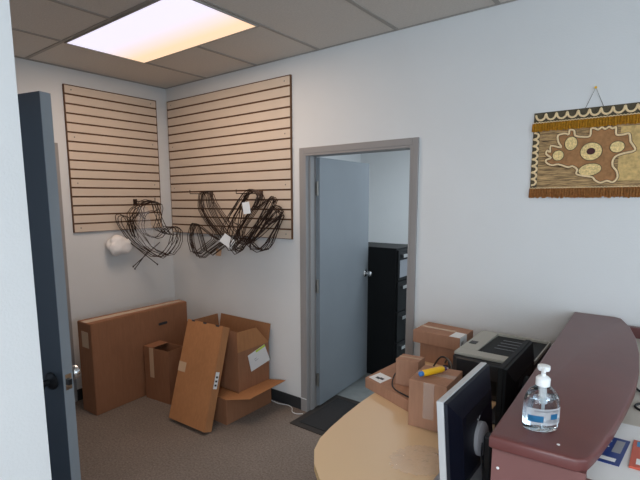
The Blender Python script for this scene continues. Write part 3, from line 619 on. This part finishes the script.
# ------------------------------------------------------------------ monitors (backs towards the camera)
def monitor(name, label, loc, zb, wdt, hgt, tilt, frame_m, back_m, stand_m, emblem=True):
    t = thing(name, label, 'monitor', loc, 'monitors on the reception desk')
    x, y, z = loc
    Mx = Matrix.Translation((x, y, z + zb)) @ Matrix.Rotation(R(tilt), 4, 'Y')     # local: screen faces -x, up z
    b = BM(); box(b, -0.012, 0.010, -wdt / 2, wdt / 2, 0, hgt, 0.003, M4=Mx); fr = obj('bezel', b, frame_m, t)
    b = BM(); box(b, -0.0135, -0.0125, -wdt / 2 + 0.016, wdt / 2 - 0.016, 0.02, hgt - 0.016, M4=Mx); obj('screen', b, M['black'], t)
    # back shell: bulging, bevelled towards the rim
    b = BM(); e0, e1 = 0.0, 0.045
    P_ = [((0.0103), wdt / 2 - 0.003, 0.003, hgt - 0.003), ((0.020), wdt / 2 - 0.006, 0.006, hgt - 0.006), ((0.036), wdt / 2 - 0.05, 0.045, hgt - 0.055), ((0.042), wdt / 2 - 0.065, 0.06, hgt - 0.07)]
    rings = [[b.verts.new(Mx @ Vector(q)) for q in ((d, -w2, z0), (d, w2, z0), (d, w2, z1), (d, -w2, z1))] for d, w2, z0, z1 in P_]
    for i in range(3):
        for k in range(4): b.faces.new((rings[i][k], rings[i][(k + 1) % 4], rings[i + 1][(k + 1) % 4], rings[i + 1][k]))
    b.faces.new(rings[0]); b.faces.new(rings[-1])
    bs = obj('back_shell', b, back_m, t)
    b = BM()
    for k in range(9): box(b, 0.0422, 0.0428, -0.12 + 0.002, 0.12, hgt - 0.115 + k * 0.0045, hgt - 0.113 + k * 0.0045, M4=Mx)
    obj('vent', b, M['black'], bs)
    if emblem:
        b = BM(); c_ = Vector((0.0424, 0, hgt * 0.60))
        tube(b, [Mx @ (c_ + Vector((0, -0.016, -0.010))), Mx @ (c_ + Vector((0, -0.002, 0.004))), Mx @ (c_ + Vector((0, 0.016, 0.012)))], 0.0016, seg=5)
        tube(b, [Mx @ (c_ + Vector((0, -0.014, 0.012))), Mx @ (c_ + Vector((0, 0.0, -0.002))), Mx @ (c_ + Vector((0, 0.014, -0.012)))], 0.0016, seg=5)
        obj('emblem', b, M['grey_plastic'], bs)
    # stand
    b = BM(); lathe(b, [(0.056, 0), (0.056, 0.012), (0.048, 0.018)], Mx @ Vector((0.0425, 0, hgt * 0.42)), Mx.to_3x3() @ Vector((1, 0, 0)), 20)
    obj('mount_disc', b, stand_m, t, smooth=True)
    nx = (Mx @ Vector((0.075, 0, hgt * 0.42)))
    b = BM(); box(b, nx.x - 0.014, nx.x + 0.012, y - 0.020, y + 0.020, z + 0.012, nx.z + 0.020, 0.006); obj('neck', b, M['black'], t)
    b = BM(); box(b, x - 0.09, x + 0.115, y - 0.115, y + 0.115, z, z + 0.012, 0.005); obj('stand_base', b, stand_m, t)
    # cable
    b = BM(); tube(b, [nx + Vector((-0.015, -0.03, 0.0)), nx + Vector((0.0, -0.07, -0.06)), nx + Vector((0.01, -0.05, -0.14)), Vector((nx.x + 0.01, y - 0.02, z + 0.02))], 0.003); obj('cable', b, M['black'], t)
    return t
monitor('computer_monitor', 'near monitor with a silver bezel edge beside the counter, back towards us', (3.402, -1.305, DT), 0.024, 0.425, 0.332, -4.5, M['silver'], M['navy'], M['grey_plastic'])
monitor('computer_monitor', 'all black monitor between the printer and the counter', (3.402, -0.73, DT), 0.035, 0.46, 0.262, 0, M['black_enamel'], M['black_enamel'], M['black'], emblem=False)

# ------------------------------------------------------------------ printer
t = thing('printer', 'black printer with a grey top against the wall', 'printer', (3.26, -0.35, DT))
px0, px1, py0, py1 = 3.078, 3.44, -0.612, -0.125
b = BM(); prism(b, [(px0 + 0.03, py0), (px1 - 0.03, py0), (px1, py0 + 0.03), (px1, py1), (px0, py1), (px0, py0 + 0.03)], DT, 0.935, 'z', bev=0.012); obj('printer_body', b, M['black'], t, smooth=True)
b = BM()
box(b, px0 + 0.004, px1 - 0.004, py0 + 0.03, py0 + 0.105, 0.9352, 0.952, 0.004); box(b, px0 + 0.004, px0 + 0.095, py0 + 0.1055, py1, 0.9352, 0.952, 0.004); box(b, px1 - 0.010, px1 - 0.004, py0 + 0.1055, py1, 0.9352, 0.952)
box(b, px0 + 0.0955, px1 - 0.0105, py1 - 0.02, py1, 0.9352, 0.952)
top = obj('top_cover', b, M['printer_grey'], t)
b = BM(); quad(b, [(px0 + 0.097, py0 + 0.107, 0.951), (px1 - 0.011, py0 + 0.107, 0.951), (px1 - 0.011, py1 - 0.021, 0.940), (px0 + 0.097, py1 - 0.021, 0.940)], -0.002, (0, 0, 1))
tr = obj('output_tray', b, M['black_enamel'], t)
b = BM()
for k in range(4):
    yy = py0 + 0.20 + k * 0.055; box(b, px0 + 0.15, px1 - 0.07, yy, yy + 0.003, 0.9505 - k * 0.001, 0.9525 - k * 0.001)
obj('tray_rib', b, M['grey_plastic'], tr)
b = BM(); box(b, px0 + 0.02, px0 + 0.055, py0 + 0.20, py0 + 0.25, 0.9522, 0.9545); obj('button', b, M['black'], top)
b = BM(); box(b, px0 + 0.03, px1 - 0.03, py0 - 0.001, py0 + 0.001, DT + 0.03, DT + 0.10); obj('paper_tray', b, M['black_enamel'], t)

# ------------------------------------------------------------------ boxes on the desk
t = thing('flat_carton', 'flat cardboard box lying at the far edge of the tan desk', 'cardboard box', (2.9, -0.7, DT))
fc = [(2.722, -0.835), (3.045, -0.985), (3.075, -0.66), (2.985, -0.475), (2.715, -0.50)]
fc = [(2.722, -0.835), (3.035, -0.975), (3.035 + 0.14, -0.975 + 0.315), (2.722 + 0.14 - 0.03, -0.835 + 0.315)]
fc = [(2.722, -0.835), (3.035, -0.965), (3.050, -0.650), (2.745, -0.530)]
b = BM(); prism(b, fc, DT, DT + 0.055, 'z', bev=0.003); obj('carton', b, M['card_desk'], t)
b = BM(); z_ = DT + 0.0553; quad(b, [(2.735, -0.825, z_), (2.820, -0.860, z_), (2.835, -0.765, z_), (2.752, -0.735, z_)], 0.0006, (0, 0, 1)); lb = obj('shipping_label', b, M['white'], t, label='white shipping label on the near corner')
b = BM()
for k in range(2): quad(b, [(2.765 + 0.02 * k, -0.81, z_ + 0.0007), (2.79 + 0.02 * k, -0.82, z_ + 0.0007), (2.793 + 0.02 * k, -0.80, z_ + 0.0007), (2.768 + 0.02 * k, -0.79, z_ + 0.0007)], 0.0004, (0, 0, 1))
obj('print', b, M['ink'], lb)
t = thing('small_carton', 'small cube shaped cardboard box on the flat box', 'cardboard box', (2.93, -0.77, DT + 0.056))
b = BM(); zb = DT + 0.0562
prism(b, [(2.884, -0.822), (2.993, -0.807), (2.989, -0.720), (2.880, -0.735)], zb, 0.938, 'z', bev=0.002); obj('carton', b, M['card_desk'], t)
b = BM(); quad(b, [(2.884, -0.7835, 0.9384), (2.990, -0.7685, 0.9384), (2.989, -0.758, 0.9384), (2.883, -0.773, 0.9384)], 0.0005, (0, 0, 1)); obj('tape', b, M['tape'], t)
b = BM(); tube(b, [(3.055, -0.665, zb + 0.03), (2.96, -0.69, zb + 0.03), (2.88, -0.70, zb + 0.035), (2.855, -0.76, zb + 0.03), (2.875, -0.84, zb + 0.004), (2.93, -0.90, zb + 0.004), (3.02, -0.935, zb + 0.004)], 0.0035, sub=6)
o = obj('cable', b, M['black'], smooth=True, origin=(2.95, -0.75, zb)); tag(o, 'black cable looped around the small cube shaped box', 'cable')
b = BM(); tube(b, [(2.87, -0.695, zb + 0.004), (2.84, -0.68, zb + 0.05), (2.845, -0.72, zb + 0.09), (2.875, -0.70, zb + 0.10), (2.91, -0.66, zb + 0.05), (2.97, -0.64, zb + 0.004)], 0.003, sub=6)
o = obj('cable', b, M['black'], smooth=True, origin=(2.87, -0.69, zb)); tag(o, 'short black cable loop standing behind the small cube shaped box', 'cable')
# taped box with the marker
t = thing('taped_carton', 'taped cardboard box on the desk carrying the yellow marker', 'cardboard box', (3.14, -0.97, DT))
mc = [(3.068, -1.066), (3.225, -1.052), (3.215, -0.842), (3.052, -0.868)]
b = BM(); prism(b, mc, DT, 0.958, 'z', bev=0.003); obj('carton', b, M['card_desk'], t)
b = BM(); quad(b, [(3.062, -0.985, 0.9584), (3.222, -0.965, 0.9584), (3.221, -0.925, 0.9584), (3.059, -0.945, 0.9584)], 0.0006, (0, 0, 1)); obj('tape', b, M['clear_tape'], t)
b = BM(); quad(b, [(3.13, -1.0622, 0.80), (3.175, -1.0582, 0.80), (3.175, -1.0582, 0.957), (3.13, -1.0622, 0.957)], 0.0008, (0.0888, -0.996, 0)); obj('tape', b, M['clear_tape'], t)
t = thing('marker_pen', 'yellow marker with a blue tip lying on the taped box', 'marker', (3.14, -0.97, 0.9595))
a_ = Vector((3.100, -1.030, 0.9745)); c_ = Vector((3.160, -0.898, 0.9745)); ax = (c_ - a_).normalized(); ln = (c_ - a_).length
b = BM(); lathe(b, [(0.011, 0.014), (0.0145, 0.022), (0.0140, ln - 0.03), (0.010, ln - 0.014)], a_, ax, 14); obj('barrel', b, M['yellow'], t, smooth=True)
b = BM(); lathe(b, [(0.006, -0.004), (0.0108, 0.0), (0.0108, 0.0138)], a_, ax, 14); obj('cap', b, M['blue_plastic'], t, smooth=True)
b = BM(); lathe(b, [(0.0098, ln - 0.0138), (0.0098, ln - 0.002), (0.005, ln)], a_, ax, 14); obj('end_plug', b, M['purple'], t, smooth=True)
# pair of boxes by the wall
t = thing('shoebox_carton', 'plain cardboard box under the labelled box near the door frame', 'cardboard box', (2.88, -0.2, DT))
b = BM(); box(b, 2.775, 2.985, -0.292, -0.09, DT, 0.862, 0.003); obj('carton', b, M['card_desk'], t)
t = thing('labelled_carton', 'wide cardboard box with a white corner label, topmost by the wall', 'cardboard box', (2.88, -0.2, 0.8625))
lc = [(2.735, -0.305), (3.018, -0.315), (3.022, -0.105), (2.738, -0.085)]
b = BM(); prism(b, lc, 0.8625, 0.938, 'z', bev=0.003); obj('carton', b, M['card_desk'], t)
b = BM(); quad(b, [(2.955, -0.314, 0.9384), (3.0165, -0.316, 0.9384), (3.0185, -0.215, 0.9384), (2.958, -0.21, 0.9384)], 0.0006, (0, 0, 1))
quad(b, [(3.0185, -0.314, 0.875), (3.0215, -0.215, 0.875), (3.0215, -0.215, 0.939), (3.0185, -0.314, 0.939)], 0.0008, (1, 0, 0)); lb = obj('shipping_label', b, M['white'], t, label='white shipping label folded over the corner')
b = BM()
for k in range(4): quad(b, [(3.0202, -0.295 + 0.018 * k, 0.885), (3.0206, -0.286 + 0.018 * k, 0.885), (3.0206, -0.286 + 0.018 * k, 0.91 + 0.004 * k), (3.0202, -0.295 + 0.018 * k, 0.91 + 0.004 * k)], 0.0005, (1, 0, 0))
obj('print', b, M['ink'], lb)
b = BM(); quad(b, [(2.737, -0.21, 0.9384), (2.954, -0.22, 0.9384), (2.954, -0.19, 0.9384), (2.737, -0.18, 0.9384)], 0.0005, (0, 0, 1)); obj('tape', b, M['tape'], t)
# cable tangle between boxes and printer
for k, pts in enumerate(([(2.97, -0.40, DT + 0.06), (3.00, -0.44, DT + 0.10), (3.03, -0.50, DT + 0.09), (3.06, -0.56, DT + 0.05), (3.07, -0.60, DT + 0.006)], [(2.90, -0.42, DT + 0.006), (2.97, -0.46, DT + 0.11), (3.05, -0.52, DT + 0.10), (3.075, -0.62, DT + 0.02), (3.06, -0.63, DT + 0.005)])):
    b = BM(); tube(b, pts, 0.005, sub=6); o = obj('cable', b, M['black'], smooth=True, origin=pts[0]); tag(o, ['thick black cable bending down beside the printer', 'black cable arching between the desk boxes and the printer'][k], 'cable')
t = thing('power_adapter', 'black power adapter on the desk behind the taped box', 'power adapter', (3.0, -0.50, DT))
b = BM(); box(b, 2.965, 3.035, -0.53, -0.40, DT, DT + 0.05, 0.006); obj('adapter_body', b, M['black'], t)
b = BM(); box(b, 2.985, 3.015, -0.50, -0.46, DT + 0.0502, DT + 0.060, 0.002); obj('plug', b, M['white'], t)
# clear film on the desk
b = BM(); g = 26
film = lambda i, j: Vector((3.10 + 0.20 * i / g + 0.05 * j / g, -1.40 + 0.22 * j / g, DT + 0.004 + 0.022 * abs(noise.noise(Vector((i * 0.33, j * 0.33, 3)))) * min(1, 4 * min(i, g - i, j, g - j) / g) + 0.003 * abs(noise.noise(Vector((i * .8, j * .8, 9))))))
grid = [[b.verts.new(film(i, j)) for i in range(g + 1)] for j in range(g + 1)]
for j in range(g):
    for i in range(g):
        if math.hypot(i - g / 2, j - g / 2) < g * 0.52 + 2 * noise.noise(Vector((i * .4, j * .4, 0))): b.faces.new((grid[j][i], grid[j][i + 1], grid[j + 1][i + 1], grid[j + 1][i]))
bmesh.ops.delete(b, geom=[v for v in b.verts if not v.link_faces], context='VERTS')
bmesh.ops.solidify(b, geom=b.faces[:], thickness=0.0006)
o = obj('plastic_wrap', b, M['wrap'], smooth=True, origin=(3.2, -1.29, DT)); tag(o, 'crumpled clear plastic wrap lying on the tan desk', 'plastic wrap')

# ------------------------------------------------------------------ sanitizer bottle
cx_, cy_, cz_ = 3.646, -1.512, 1.1075
t = thing('sanitizer_bottle', 'clear pump bottle of hand sanitizer on the counter', 'pump bottle', (cx_, cy_, cz_))
rz = R(38)
prof = [(0.030, 0), (0.041, 0.003), (0.044, 0.012), (0.045, 0.045), (0.044, 0.075), (0.040, 0.092), (0.032, 0.106), (0.020, 0.116), (0.0135, 0.120), (0.0135, 0.126)]
b = BM(); lathe(b, prof, (cx_, cy_, cz_), seg=32, sx=1.03, sy=0.68, rot=rz); obj('bottle', b, M['bottle'], t, smooth=True)
b = BM(); lathe(b, [(r_ - 0.003, z) for r_, z in ((0.030, 0.003), (0.041, 0.006), (0.043, 0.014), (0.044, 0.045), (0.043, 0.075), (0.0395, 0.086))], (cx_, cy_, cz_), seg=32, sx=1.0, sy=0.64, rot=rz); obj('gel', b, M['gel'], t, smooth=True)
b = BM(); lathe(b, [(0.0155, 0.118), (0.0175, 0.120), (0.0175, 0.138), (0.013, 0.143), (0.006, 0.145), (0.0055, 0.158), (0.014, 0.160), (0.0155, 0.165), (0.015, 0.172), (0.008, 0.174)], (cx_, cy_, cz_), seg=22)
pp = obj('pump', b, M['white_plastic'], t, smooth=True)
b = BM(); tube(b, [(cx_, cy_, cz_ + 0.167), (cx_ + 0.004, cy_ - 0.018, cz_ + 0.167), (cx_ + 0.006, cy_ - 0.027, cz_ + 0.160)], 0.0045); obj('nozzle', b, M['white_plastic'], pp, smooth=True)
b = BM(); lathe(b, [(0.0035, 0.006), (0.0035, 0.070), (0.008, 0.073), (0.009, 0.118)], (cx_, cy_, cz_), seg=10); obj('dip_tube', b, M['white_plastic'], t, smooth=True)
def wraplabel(name, a0, a1, z0, z1, off, mt, par):
    b = BM(); n = 14; rr = 0.0452 + off; lo = []; hi = []
    for k in range(n + 1):
        a = R(a0 + (a1 - a0) * k / n); v = Matrix.Rotation(rz, 3, 'Z') @ Vector((rr * 1.03 * math.cos(a), rr * 0.68 * math.sin(a), 0))
        lo.append(b.verts.new(Vector((cx_, cy_, cz_ + z0)) + v)); hi.append(b.verts.new(Vector((cx_, cy_, cz_ + z1)) + v))
    for k in range(n): b.faces.new((lo[k], lo[k + 1], hi[k + 1], hi[k]))
    bmesh.ops.solidify(b, geom=b.faces[:], thickness=0.0003)
    return obj(name, b, mt, par)
lb = wraplabel('label', -160, -20, 0.022, 0.066, 0.0004, clear('milky_label', (0.85, 0.88, 0.92), 0.5, 0.45), t); lb['label'] = 'pale label band around the bottle'
wraplabel('label_print', -150, -100, 0.030, 0.047, 0.0010, M['cyan'], lb)
wraplabel('label_print', -78, -52, 0.037, 0.052, 0.0010, M['cyan'], lb)
for q in range(3): wraplabel('label_print', -95 + q * 3, -35, 0.0295 + q * 0.0035, 0.031 + q * 0.0035, 0.0012, M['grey_plastic'], lb)
wraplabel('label_print', -130, -48, 0.058, 0.061, 0.0010, M['grey_plastic'], lb)

# ------------------------------------------------------------------ papers beside the counter
ZS = 1.0205
def sheet(name, pts, z0, th, mt, label, cat, prints=()):
    t = thing(name, label, cat, (sum(p[0] for p in pts) / 4, sum(p[1] for p in pts) / 4, z0))
    b = BM(); prism(b, pts, z0, z0 + th, 'z'); pg = obj('cover', b, mt, t)
    P0, P1, P2, P3 = [Vector((*p, z0 + th)) for p in pts]
    for (nm, u0, u1, v0, v1, m_) in prints:
        b = BM()
        f = lambda u, v: P0 + (P1 - P0) * u + (P3 - P0) * v + Vector((0, 0, 0.0003))
        quad(b, [f(u0, v0), f(u1, v0), f(u1, v1), f(u0, v1)], 0.0004, (0, 0, 1)); obj(nm, b, m_, t)
    return t
sheet('paper_stack', [(3.70, -1.57), (4.02, -1.57), (3.98, -1.18), (3.70, -1.20)], ZS, 0.022, M['white'], 'stack of white paper on the shelf beside the counter', 'paper stack')
pr = [('print_block', 0.10, 0.40, 0.08, 0.46, M['white']), ('print_block', 0.50, 0.92, 0.55, 0.94, M['white'])] + [('print_line', 0.12 + 0.0 * k, 0.42, 0.56 + 0.09 * k, 0.60 + 0.09 * k, M['grey_plastic']) for k in range(4)]
sheet('brochure', [(3.746, -1.470), (3.821, -1.470), (3.836, -1.310), (3.762, -1.310)], ZS + 0.0223, 0.002, M['blue'], 'dark blue printed brochure on the paper stack', 'brochure',
      [('photo_panel', 0.25, 0.85, 0.08, 0.20, M['white']), ('photo_panel', 0.62, 0.88, 0.42, 0.90, M['grey_plastic']), ('print_line', 0.12, 0.50, 0.80, 0.83, M['white']), ('print_line', 0.12, 0.46, 0.68, 0.71, M['white']), ('print_line', 0.12, 0.50, 0.57, 0.60, M['white']), ('print_line', 0.12, 0.42, 0.45, 0.48, M['white'])])
sheet('leaflet', [(3.762, -1.272), (3.834, -1.272), (3.838, -1.192), (3.771, -1.192)], ZS + 0.0003, 0.003, M['white'], 'white printed leaflet just beyond the blue brochure', 'leaflet',
      [('print_line', 0.1, 0.9, 0.15 + 0.2 * k, 0.20 + 0.2 * k, M['grey_plastic']) for k in range(4)])
sheet('booklet', [(3.840, -1.460), (3.926, -1.456), (3.931, -1.301), (3.843, -1.301)], ZS + 0.0223, 0.006, M['red'], 'red covered booklet right of the blue brochure', 'booklet',
      [('print_block', 0.15, 0.5, 0.1, 0.3, M['white']), ('print_block', 0.1, 0.7, 0.75, 0.95, M['cyan'])])
sheet('booklet', [(3.840, -1.263), (3.926, -1.263), (3.931, -1.164), (3.843, -1.164)], ZS + 0.0003, 0.006, M['cyan'], 'bright blue booklet behind the red one', 'booklet')
for k, pts in enumerate(([(3.80, -0.65, ZS + 0.004), (3.818, -0.77, ZS + 0.004), (3.85, -0.85, ZS + 0.006), (3.93, -0.92, ZS + 0.004)], [(3.99, -0.90, ZS + 0.004), (3.88, -0.92, ZS + 0.004), (3.836, -0.97, ZS + 0.005), (3.85, -1.01, ZS + 0.004), (3.95, -1.03, ZS + 0.004)])):
    b = BM(); tube(b, pts, 0.004, sub=6); o = obj('cable', b, M['black'], smooth=True, origin=pts[0]); tag(o, ['black cable on the pale shelf right of the counter, the farther one', 'black cable curling on the pale shelf nearer the brochures'][k], 'cable')

# ------------------------------------------------------------------ woven wall hanging
t = thing('wall_hanging', 'woven brown wall hanging with fringes and a central patch shape', 'wall hanging', (3.54, -0.002, 1.71))
AX0, AX1 = 3.262, 3.815; zt0, zt1 = 2.156, 2.158; YB = -0.003
b = BM(); box(b, AX0, AX1, YB - 0.004, YB, 1.735, 2.158); obj('backing', b, M['reed'], t)
y1 = YB - 0.0042
b = BM(); box(b, AX0, AX1, y1 - 0.002, y1, 2.108, 2.1575); box(b, AX0, AX0 + 0.032, y1 - 0.002, y1, 1.757, 2.1078); obj('border_band', b, M['art_dark'], t)
def fringe(name, x0, x1, z0, z1, mt, jag):
    b = BM(); n = 150; rnd = random.Random(3); y2 = y1 - 0.0022; tops = []; bots = []
    for i in range(n + 1):
        x = x0 + (x1 - x0) * i / n; yy = y2 - 0.004 - 0.003 * math.sin(i * 1.9)
        tops.append(b.verts.new((x, yy, z1))); bots.append(b.verts.new((x + rnd.uniform(-.002, .002), yy - 0.003, z0 + rnd.uniform(-jag, jag))))
    for i in range(n): b.faces.new((tops[i], tops[i + 1], bots[i + 1], bots[i]))
    bmesh.ops.solidify(b, geom=b.faces[:], thickness=0.003)
    return obj(name, b, mt, t)
fringe('fringe', AX0 - 0.006, AX1, 2.060, 2.102, M['fringe_gold'], 0.004)['label'] = 'golden fringe under the top band'
fringe('fringe', AX0 - 0.002, AX1, 1.709, 1.758, M['fringe_rust'], 0.005)['label'] = 'rust orange fringe along the bottom edge'
def cord(name, pts, rad, mt, closed=False, sub=4):
    b = BM(); tube(b, [(x, y1 - 0.005, z) for x, z in pts], rad, closed=closed, sub=sub, seg=6)
    if name == 'patch_shadow':
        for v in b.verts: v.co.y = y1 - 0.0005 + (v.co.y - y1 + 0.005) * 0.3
    return obj(name, b, mt, t, smooth=True)
cord('braid', [(AX0 + (AX1 - AX0) * k / 80, 2.106 + 0.0018 * (-1) ** k) for k in range(81)], 0.0022, M['art_cream'], sub=1)
cord('braid', [(AX0 + (AX1 - AX0) * k / 80, 1.761 + 0.0018 * (-1) ** k) for k in range(81)], 0.0022, M['art_cream'], sub=1)
b = BM(); box(b, 3.655, 3.765, y1 - 0.0007, y1 - 0.0001, 1.79, 2.052); obj('pale_reed_patch', b, M['reed_pale'], t)
# scallops, top row and left column
n_s = 11; w_ = (AX1 - AX0 - 0.01) / n_s; pts = []
for k in range(n_s):
    for j in range(6): a = PI + PI * j / 5; pts.append((AX0 + 0.008 + w_ * (k + 0.5) + w_ * 0.47 * math.cos(a), 2.146 + 0.028 * math.sin(a)))
cord('scallop_cord', pts, 0.0055, M['art_cream'], sub=2)
n_v = 8; w_ = (2.055 - 1.775) / n_v; pts = []
for k in range(n_v):
    for j in range(6): a = PI / 2 - PI * j / 5; pts.append((AX0 + 0.006 + 0.022 * math.cos(a), 2.055 - w_ * (k + 0.5) + w_ * 0.47 * math.sin(a)))
cord('scallop_cord', pts, 0.0055, M['art_cream'], sub=2)
MP = [(3.334, 1.91), (3.356, 1.919), (3.332, 1.94), (3.336, 1.959), (3.35, 1.948), (3.352, 1.982), (3.401, 1.969), (3.386, 1.998), (3.382, 2.032), (3.414, 2.039), (3.431, 2.033), (3.435, 2.055), (3.455, 2.050), (3.461, 2.025), (3.491, 2.016), (3.526, 2.017), (3.529, 2.052), (3.545, 2.053), (3.56, 2.045), (3.575, 2.055), (3.59, 2.045), (3.605, 2.055), (3.62, 2.045), (3.634, 2.05), (3.638, 2.014), (3.668, 2.012), (3.69, 2.014), (3.697, 1.978), (3.705, 1.964), (3.718, 1.933), (3.675, 1.922), (3.645, 1.911), (3.632, 1.889), (3.634, 1.861), (3.651, 1.838), (3.657, 1.806), (3.639, 1.783), (3.615, 1.791), (3.588, 1.782), (3.563, 1.795), (3.55, 1.811), (3.504, 1.82), (3.478, 1.831), (3.481, 1.852), (3.459, 1.87), (3.438, 1.866), (3.393, 1.883), (3.363, 1.879), (3.335, 1.895)]
b = BM(); prism(b, MP, y1 - 0.0018, y1 - 0.0002, 'y'); obj('patch_shape', b, M['art_brown'], t)
cord('patch_shadow', MP, 0.0085, M['art_shadow'], closed=True, sub=3)
cord('patch_outline', [(x, z) for x, z in MP], 0.0052, M['art_cream'], closed=True, sub=3)
def disc(x, z, rx, rz_, mt, off, rot=0, cordm=True):
    pts = [(x + rx * math.cos(a) * math.cos(rot) - rz_ * math.sin(a) * math.sin(rot), z + rx * math.cos(a) * math.sin(rot) + rz_ * math.sin(a) * math.cos(rot)) for a in [2 * PI * k / 24 for k in range(24)]]
    b = BM(); quad(b, [(px, y1 - 0.0018 - off, pz) for px, pz in pts], 0.0015, (0, -1, 0)); o = obj('disc', b, mt, t)
    if cordm:
        b = BM(); tube(b, [(px, y1 - 0.003 - off, pz) for px, pz in pts], 0.0016, closed=True, seg=5, sub=1); obj('rim', b, M['art_dark'], o)
disc(3.445, 1.987, 0.029, 0.035, M['art_disc'], 0.001); disc(3.389, 1.929, 0.027, 0.027, M['art_disc'], 0.001)
disc(3.537, 1.940, 0.048, 0.045, M['art_disc'], 0.001); disc(3.646, 1.955, 0.031, 0.028, M['art_disc'], 0.001)
disc(3.537, 1.849, 0.051, 0.031, M['art_disc'], 0.001, R(8)); disc(3.536, 1.941, 0.019, 0.017, M['art_core'], 0.0032, cordm=False)
b = BM(); tube(b, [(3.497, YB - 0.002, 2.158), (3.536, -0.010, 2.252), (3.574, YB - 0.002, 2.158)], 0.0014, smooth=False); obj('hanging_cord', b, M['art_dark'], t)
b = BM(); lathe(b, [(0.003, 0), (0.003, 0.012), (0.006, 0.0125), (0.006, 0.015)], (3.536, -0.0005, 2.2515), (0, -1, 0), 10)
o = obj('nail', b, M['yellow'], origin=(3.536, 0, 2.2515)); tag(o, 'brass nail in the wall holding the woven hanging', 'nail')
